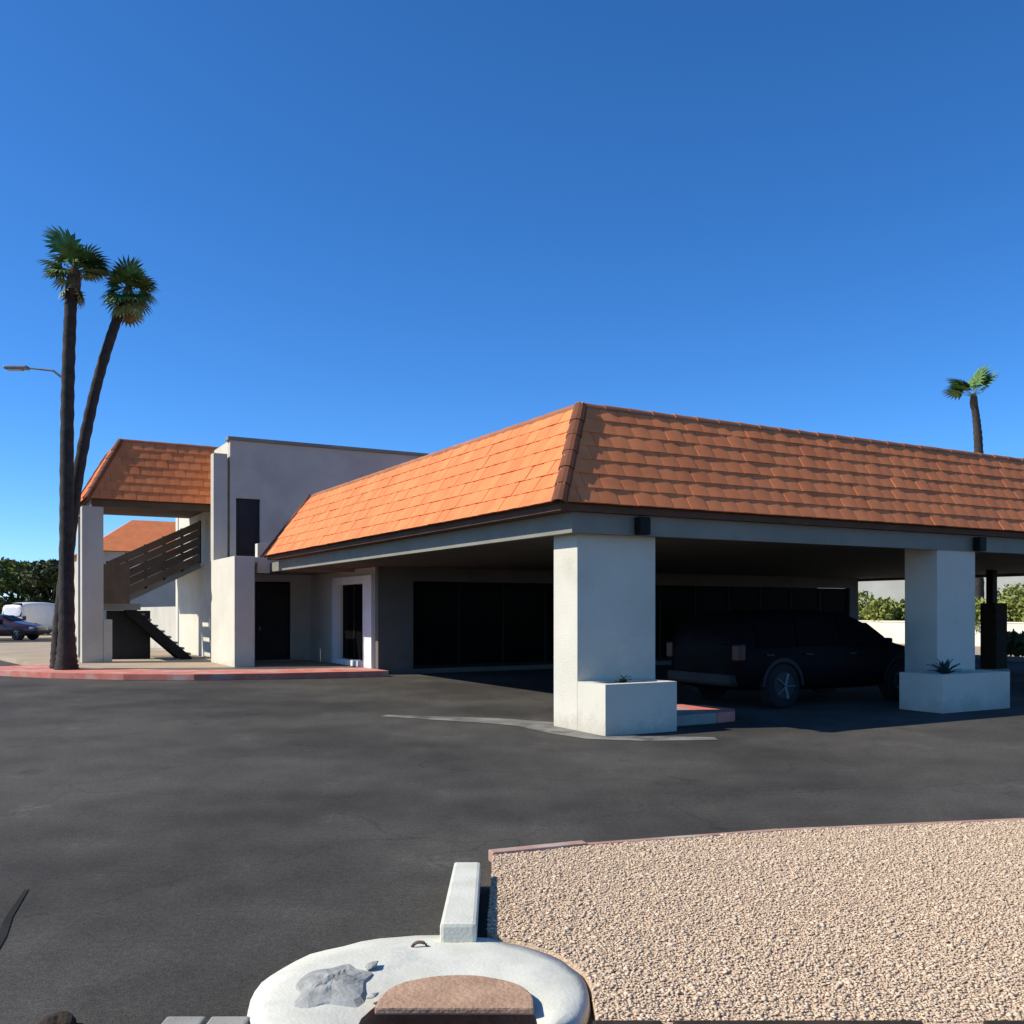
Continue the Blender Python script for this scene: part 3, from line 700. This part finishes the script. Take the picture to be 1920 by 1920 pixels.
for i, (x, d, h, r, lab) in enumerate([(-45.5,79,7.2,3.6,'tallest dark tree at the left edge behind the maroon car'),(-41.2,80,5.9,3.0,'rounded olive tree second from the left edge behind the maroon car'),
                                  (-37.3,78,5.7,2.8,'bushy green tree nearest the palm trunk beyond the parked cars'),(-34.0,82,5.9,3.0,'dark tree mostly hidden behind the two palm trunks')]):
    tree((x,d,-.02), h, r, 'leaf_dark' if i % 2 == 0 else 'leaf_olive', lab, 'trees beyond the parked cars')
def hedge_shrub(loc, w, h, material, label, group):
    t = thing('shrub', label, 'shrub', loc, 0, group)
    part('stem', MB().tube([(0,0,-.05),(.02,0,h*.4),(0,.03,h*.7)],[.07,.05,.02],7).tube([(0,0,.1),(w*.3,0,h*.6)],[.04,.015],6).tube([(0,0,.1),(-w*.25,.1,h*.6)],[.04,.015],6), 'bark', t)
    cl = [(random.uniform(-.35,.35)*w, random.uniform(-.3,.3)*w, random.uniform(.45,.72)*h, w*random.uniform(.22,.32)) for _ in range(7)]
    leaf_cloud(cl, 3600, .12, material, 'foliage', t)
for i, (x, y, w, h, lab) in enumerate([(41.6,36.6,3.2,2.7,'olive green shrub behind the cream wall left of the second column'),(41.5,33.6,3.0,2.5,'olive shrub hidden behind the second carport column'),
                                  (41.8,30.6,3.0,2.3,'olive shrub just right of the second carport column'),(41.6,27.6,3.4,2.8,'olive shrub at the right edge behind the cream wall'),(41.7,24.4,3.2,2.6,'olive shrub past the right end of the view')]):
    hedge_shrub(B(x,y,-.02), w, h, 'leaf_lime', lab, 'shrubs behind the cream wall')
hedge_shrub(B(30.2,19.6,-.02), 1.4, .85, 'leaf_dark', 'low dark green shrub beside the pale kerb past the carport', 'low shrubs past the carport')
structure('kerb_line', MB().box(28.6,28.78,6,40,-.02,.15), 'concrete', True, .01)
fw = thing_b('boundary_wall', 'low cream block wall in full sun beyond the carport', 'wall', (40,32,-.02))
part('wall', MB().box(0,.2,-16,16,0,1.05), 'far_wall', fw)
part('coping', MB().box(-.03,.23,-16.02,16.02,1.052,1.12), 'far_wall', fw, bevel=.01)
fb = thing_b('distant_building', 'pale grey building seen through the carport behind the shrubs', 'building', (58,36,-.02))
mb = wall_x(MB(), -22, 22, 0, 6, 0, .3, [(-18+4*i, -16.4+4*i, 4.5, 5.5) for i in range(9)])
part('wall', mb, 'far_bldg', fb); part('side_wall', MB().box(.302,12,-22,-21.7,0,6).box(.302,12,21.7,22,0,6), 'far_bldg', fb)
part('roof', MB().box(-.2,12.2,-22.2,22.2,6.002,6.25), 'trim', fb)
pw = MB().box(.1,.14,0,1.596,4.502,5.498).mesh('window','glass')
for i in range(9): link('window', pw, fb, (0,-17.998+4*i,0))
# distant tiled house seen through the stair tower
base = (5.4,58.5,0); dh = thing_b('distant_house', 'distant house with an orange tiled roof seen through the stair tower', 'house', base)
part('wall', MB().box(5.7,15,58.9,70,-.02,4.98), 'plaster_grey', dh, base)
rf = part('roof', MB().add([(5.4,58.5,5.0),(15.3,58.5,5.0),(15.3,70.4,5.0),(5.4,70.4,5.0),(8.4,62,7.1),(12.3,62,7.1),(12.3,67,7.1),(8.4,67,7.1)],[(0,3,2,1),(4,5,6,7),(0,1,5,4),(1,2,6,5),(2,3,7,6),(3,0,4,7)]), 'tile', dh, base)

# ------------------------------------------------------------------ street lamp
sp = thing('street_lamp', 'street lamp on a steel pole behind the straight palm, arm reaching left', 'street lamp', (-15.75,34,0))
mb = MB().tube([(0,0,0),(0,0,5),(0,0,10.0)],[.12,.1,.07],12); part('pole', mb, 'steel', sp)
mb = MB().tube([(0,0,9.7),(-.5,0,10.1),(-1.4,0,10.2)],[.045,.04,.035],8); part('arm', mb, 'steel', sp)
mb = MB().box(-2.2,-1.38,-.16,.16,10.14,10.26); lh = part('lamp_head', mb, 'steel', sp, bevel=.04)
link('lens', MB().box(-2.1,-1.6,-.12,.12,10.11,10.138).mesh('lens','lens_clear'), lh)

# ------------------------------------------------------------------ foreground: kerb, basin, gravel bed
kb = MB().prism([(-.335,4.45),(-.165,4.45),(-.182,5.55),(-.335,5.55)],0,.15)
structure('white_kerb', kb, 'white_conc', False, .018)
cx, cy = -.37, 3.92
db = thing('drain_basin', 'round pale concrete basin with a brown slab beside a dark pit below the white kerb', 'drain basin', (cx,cy,0))
# collar: annulus between an eccentric pit and the outer circle, gently domed
hx, hy, hr, n = .13, -.32, .335, 48
vs = []; fs = []
rings = 5
for j in range(rings+1):
    k = j/rings
    for i in range(n):
        a = 2*math.pi*i/n
        ox, oy = math.cos(a)*.68, math.sin(a)*.68; ix, iy = hx+math.cos(a)*hr, hy+math.sin(a)*hr
        z = .045+.028*math.sin(math.pi*min(1,k*.93+.06))
        wob = 1+.012*mnoise.noise((math.cos(a)*3, math.sin(a)*3, j))
        vs.append(((ix*(1-k)+ox*k)*wob, (iy*(1-k)+oy*k)*wob, z+.008*mnoise.noise((ox*9, oy*9, k*5))))
for i in range(n): vs.append((math.cos(2*math.pi*i/n)*.69, math.sin(2*math.pi*i/n)*.69, .0))
for j in range(rings+1):
    for i in range(n):
        a = j*n+i; b = j*n+(i+1) % n; fs.append((a, a+n, b+n, b))
mb = MB().add(vs, fs); mb.smooth = True
part('collar', mb, 'white_conc', db)
vs = []; fs = []
for z, rr in ((.046,hr+.004),(-.03,hr-.004),(-.09,hr-.002),(-.135,hr-.006)):
    vs += [(hx+math.cos(2*math.pi*i/n)*rr, hy+math.sin(2*math.pi*i/n)*rr, z) for i in range(n)]
for j in range(3):
    for i in range(n): a = j*n+i; b = j*n+(i+1) % n; fs.append((a,b,b+n,a+n))
mb = MB().add(vs, fs); mb.smooth = True
part('pit_wall', mb, 'earth', db)
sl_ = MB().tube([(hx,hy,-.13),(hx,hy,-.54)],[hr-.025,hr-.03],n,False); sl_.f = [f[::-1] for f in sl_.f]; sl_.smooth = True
part('shade_sleeve', sl_, 'pit', db)  # added black sleeve, its colour stands for shade lower in the pit
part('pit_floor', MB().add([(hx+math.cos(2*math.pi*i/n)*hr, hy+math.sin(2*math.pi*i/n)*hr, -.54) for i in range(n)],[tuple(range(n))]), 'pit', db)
lp = MB().tube([(-.05+.035*math.cos(math.pi*(1-q/10)), .46, .062+.026*math.sin(math.pi*q/10)) for q in range(11)],[.008]*11,8); lp.smooth = True
part('lifting_loop', lp, 'rust', db)

sl_ = []
for q in range(25):
    a = math.pi*q/24; k = 1+.03*mnoise.noise((math.cos(a)*2, math.sin(a)*2, 3.3))
    sl_.append((hx+.02+.305*math.cos(a)*k, hy+.035+.33*abs(math.sin(a))**.7*k))
part('cover_slab', MB().prism(sl_, .068, .097), 'earth', db, bevel=.008)
# rough grey mortar patch on the left of the collar
vs = []; fs = []; na, nr = 36, 7
for j in range(nr+1):
    for q in range(na):
        a = 2*math.pi*q/na; k = (j/nr)*(1+.35*mnoise.noise((math.cos(a)*1.7+5, math.sin(a)*1.7, 1.0)))
        x, y = -.36+.165*k*math.cos(a)+.03*k*math.sin(a), .0+.24*k*math.sin(a)
        vs.append((x, y, .068+.030*(1-(j/nr)**2)+(1-j/nr)*.022*mnoise.noise((x*22,y*22,0))-.012*(j == nr)))
for j in range(nr):
    for q in range(na):
        a = j*na+q; b = j*na+(q+1) % na; fs.append((a, a+na, b+na, b))
part('mortar_patch', MB().add(vs, fs), 'grey_stone', db)
def rock(name, r, seed, material):
    bm = bmesh.new(); bmesh.ops.create_icosphere(bm, subdivisions=3, radius=r)
    for v in bm.verts:
        k = 1+.45*mnoise.noise(v.co*(1.1/r)+Vector((seed*7.1,0,seed)))+.12*mnoise.noise(v.co*(4/r)); v.co = v.co*k; v.co.z *= .62
    me = bpy.data.meshes.new(name); bm.to_mesh(me); bm.free(); me.materials.append(M[material]); return me
for x, y, sc_, lab in ((-.60,4.10,.5,'small grey chip of mortar behind the patch on the basin collar'),(-.55,3.78,.4,'small grey chip of mortar beside the brown slab')):
    o = link('mortar_chip', rock('mortar_chip', .05, int(sc_*10), 'grey_stone'), None, (x,y,.085), (.2,.1,sc_*9), (sc_*1.3,sc_,sc_*.7)); tag(o, lab, 'stone', 'mortar chips on the basin collar')

# gravel bed right of the kerb
gp = [(.325,3.55),(14,3.55),(14,9.4),(3.95,7.1),(1.9,6.72),(.5,6.3),(-.12,6.05),(-.12,4.64)]+[(cx+.697*math.cos(R(a)), cy+.697*math.sin(R(a))) for a in range(66,-8,-8)]
structure('gravel_bed', MB().prism(gp, 0, .055), 'bed')
def inside(x, y):
    c = np.zeros(len(x), bool); j = len(gp)-1
    for i in range(len(gp)):
        xi, yi = gp[i]; xj, yj = gp[j]
        c ^= ((yi > y) != (yj > y)) & (x < (xj-xi)*(y-yi)/(yj-yi+1e-12)+xi); j = i
    return c
n = 190000
x = rng.uniform(-.12,5.2,n); y = rng.uniform(3.6,7.9,n)
ok = inside(x,y) & (((x-cx)**2+(y-cy)**2) > .70**2); x, y = x[ok], y[ok]; n = len(x)
s = rng.uniform(.0045,.0105,n)*(1+.9*(rng.random(n) > .96))
oc = np.array([(1,0,0),(0,1,0),(-1,0,0),(0,-1,0),(0,0,1),(0,0,-1)], float)
V = oc[None]*s[:,None,None]*rng.uniform(.6,1.3,(n,6,1)); V[:,:,2] *= .42
ang = rng.uniform(0,6.28,n); c_, s_ = np.cos(ang)[:,None], np.sin(ang)[:,None]
tl = rng.uniform(-.35,.35,n)[:,None]
X, Y, Z = V[:,:,0]*c_-V[:,:,1]*s_, V[:,:,0]*s_+V[:,:,1]*c_, V[:,:,2]+tl*V[:,:,0]
V = np.stack([X+x[:,None], Y+y[:,None], Z+(.058+s*.2)[:,None]], 2).reshape(-1,3)
tri = np.array([(0,1,4),(1,2,4),(2,3,4),(3,0,4),(1,0,5),(2,1,5),(3,2,5),(0,3,5)])
F = (tri[None]+np.arange(n)[:,None,None]*6).reshape(-1)
me = bpy.data.meshes.new('gravel_stones'); me.vertices.add(len(V)); me.vertices.foreach_set('co', V.ravel())
me.loops.add(len(F)); me.loops.foreach_set('vertex_index', F); me.polygons.add(len(F)//3); me.polygons.foreach_set('loop_start', np.arange(0,len(F),3))
me.update(); me.materials.append(M['stone'])
o = link('gravel_stones', me); o['kind'] = 'stuff'
# far edging of the gravel bed, worn red at the corner
def edging(a, b, w, z0, z1):
    a, b = Vector(a), Vector(b); d = (b-a).normalized(); nn = Vector((-d.y,d.x))*w
    return MB().prism([tuple(a),tuple(b),tuple(b+nn),tuple(a+nn)], z0, z1)
structure('edging_kerb', edging((-.12,6.055),(.5,6.305),.09,0,.075), 'edging', False, .01)
structure('edging_kerb.001', edging((.503,6.307),(1.9,6.725),.06,0,.064), 'edging', False, .01)
structure('edging_kerb.002', edging((1.903,6.727),(3.95,7.105),.06,0,.062), 'edging', False, .01)
structure('edging_kerb.003', edging((3.953,7.107),(14,9.41),.06,0,.062), 'edging', False, .01)
# dark timber sleepers along the near edge
for a, b, lab in ((.30,.56,'short dark timber sleeper nearest the basin'),(.60,1.53,'long dark timber sleeper in the middle of the gravel bed edge'),(1.76,3.2,'dark timber sleeper at the right end of the near gravel edge')):
    o = link('timber_sleeper', MB().box(-(b-a)/2,(b-a)/2,-.1,.1,0,.07).mesh('timber_sleeper','timber',.012), None, ((a+b)/2,3.495,0)); tag(o, lab, 'sleeper', 'timber sleepers edging the gravel')
for a, b, lab in ((-1.32,-1.17,'left one of two pale paving blocks by the bottom edge'),(-1.15,-1.0,'right one of two pale paving blocks touching the basin')):
    o = link('paving_block', MB().box(-(b-a)/2,(b-a)/2,-.1,.1,0,.05).mesh('paving_block','concrete',.01), None, ((a+b)/2,3.575,0)); tag(o, lab, 'paving block', 'pale paving blocks')
o = link('dark_rock', rock('dark_rock', .06, 9, 'timber'), None, (-1.73,3.66,.02)); tag(o, 'small black rock lying alone at the bottom left of the asphalt', 'rock')
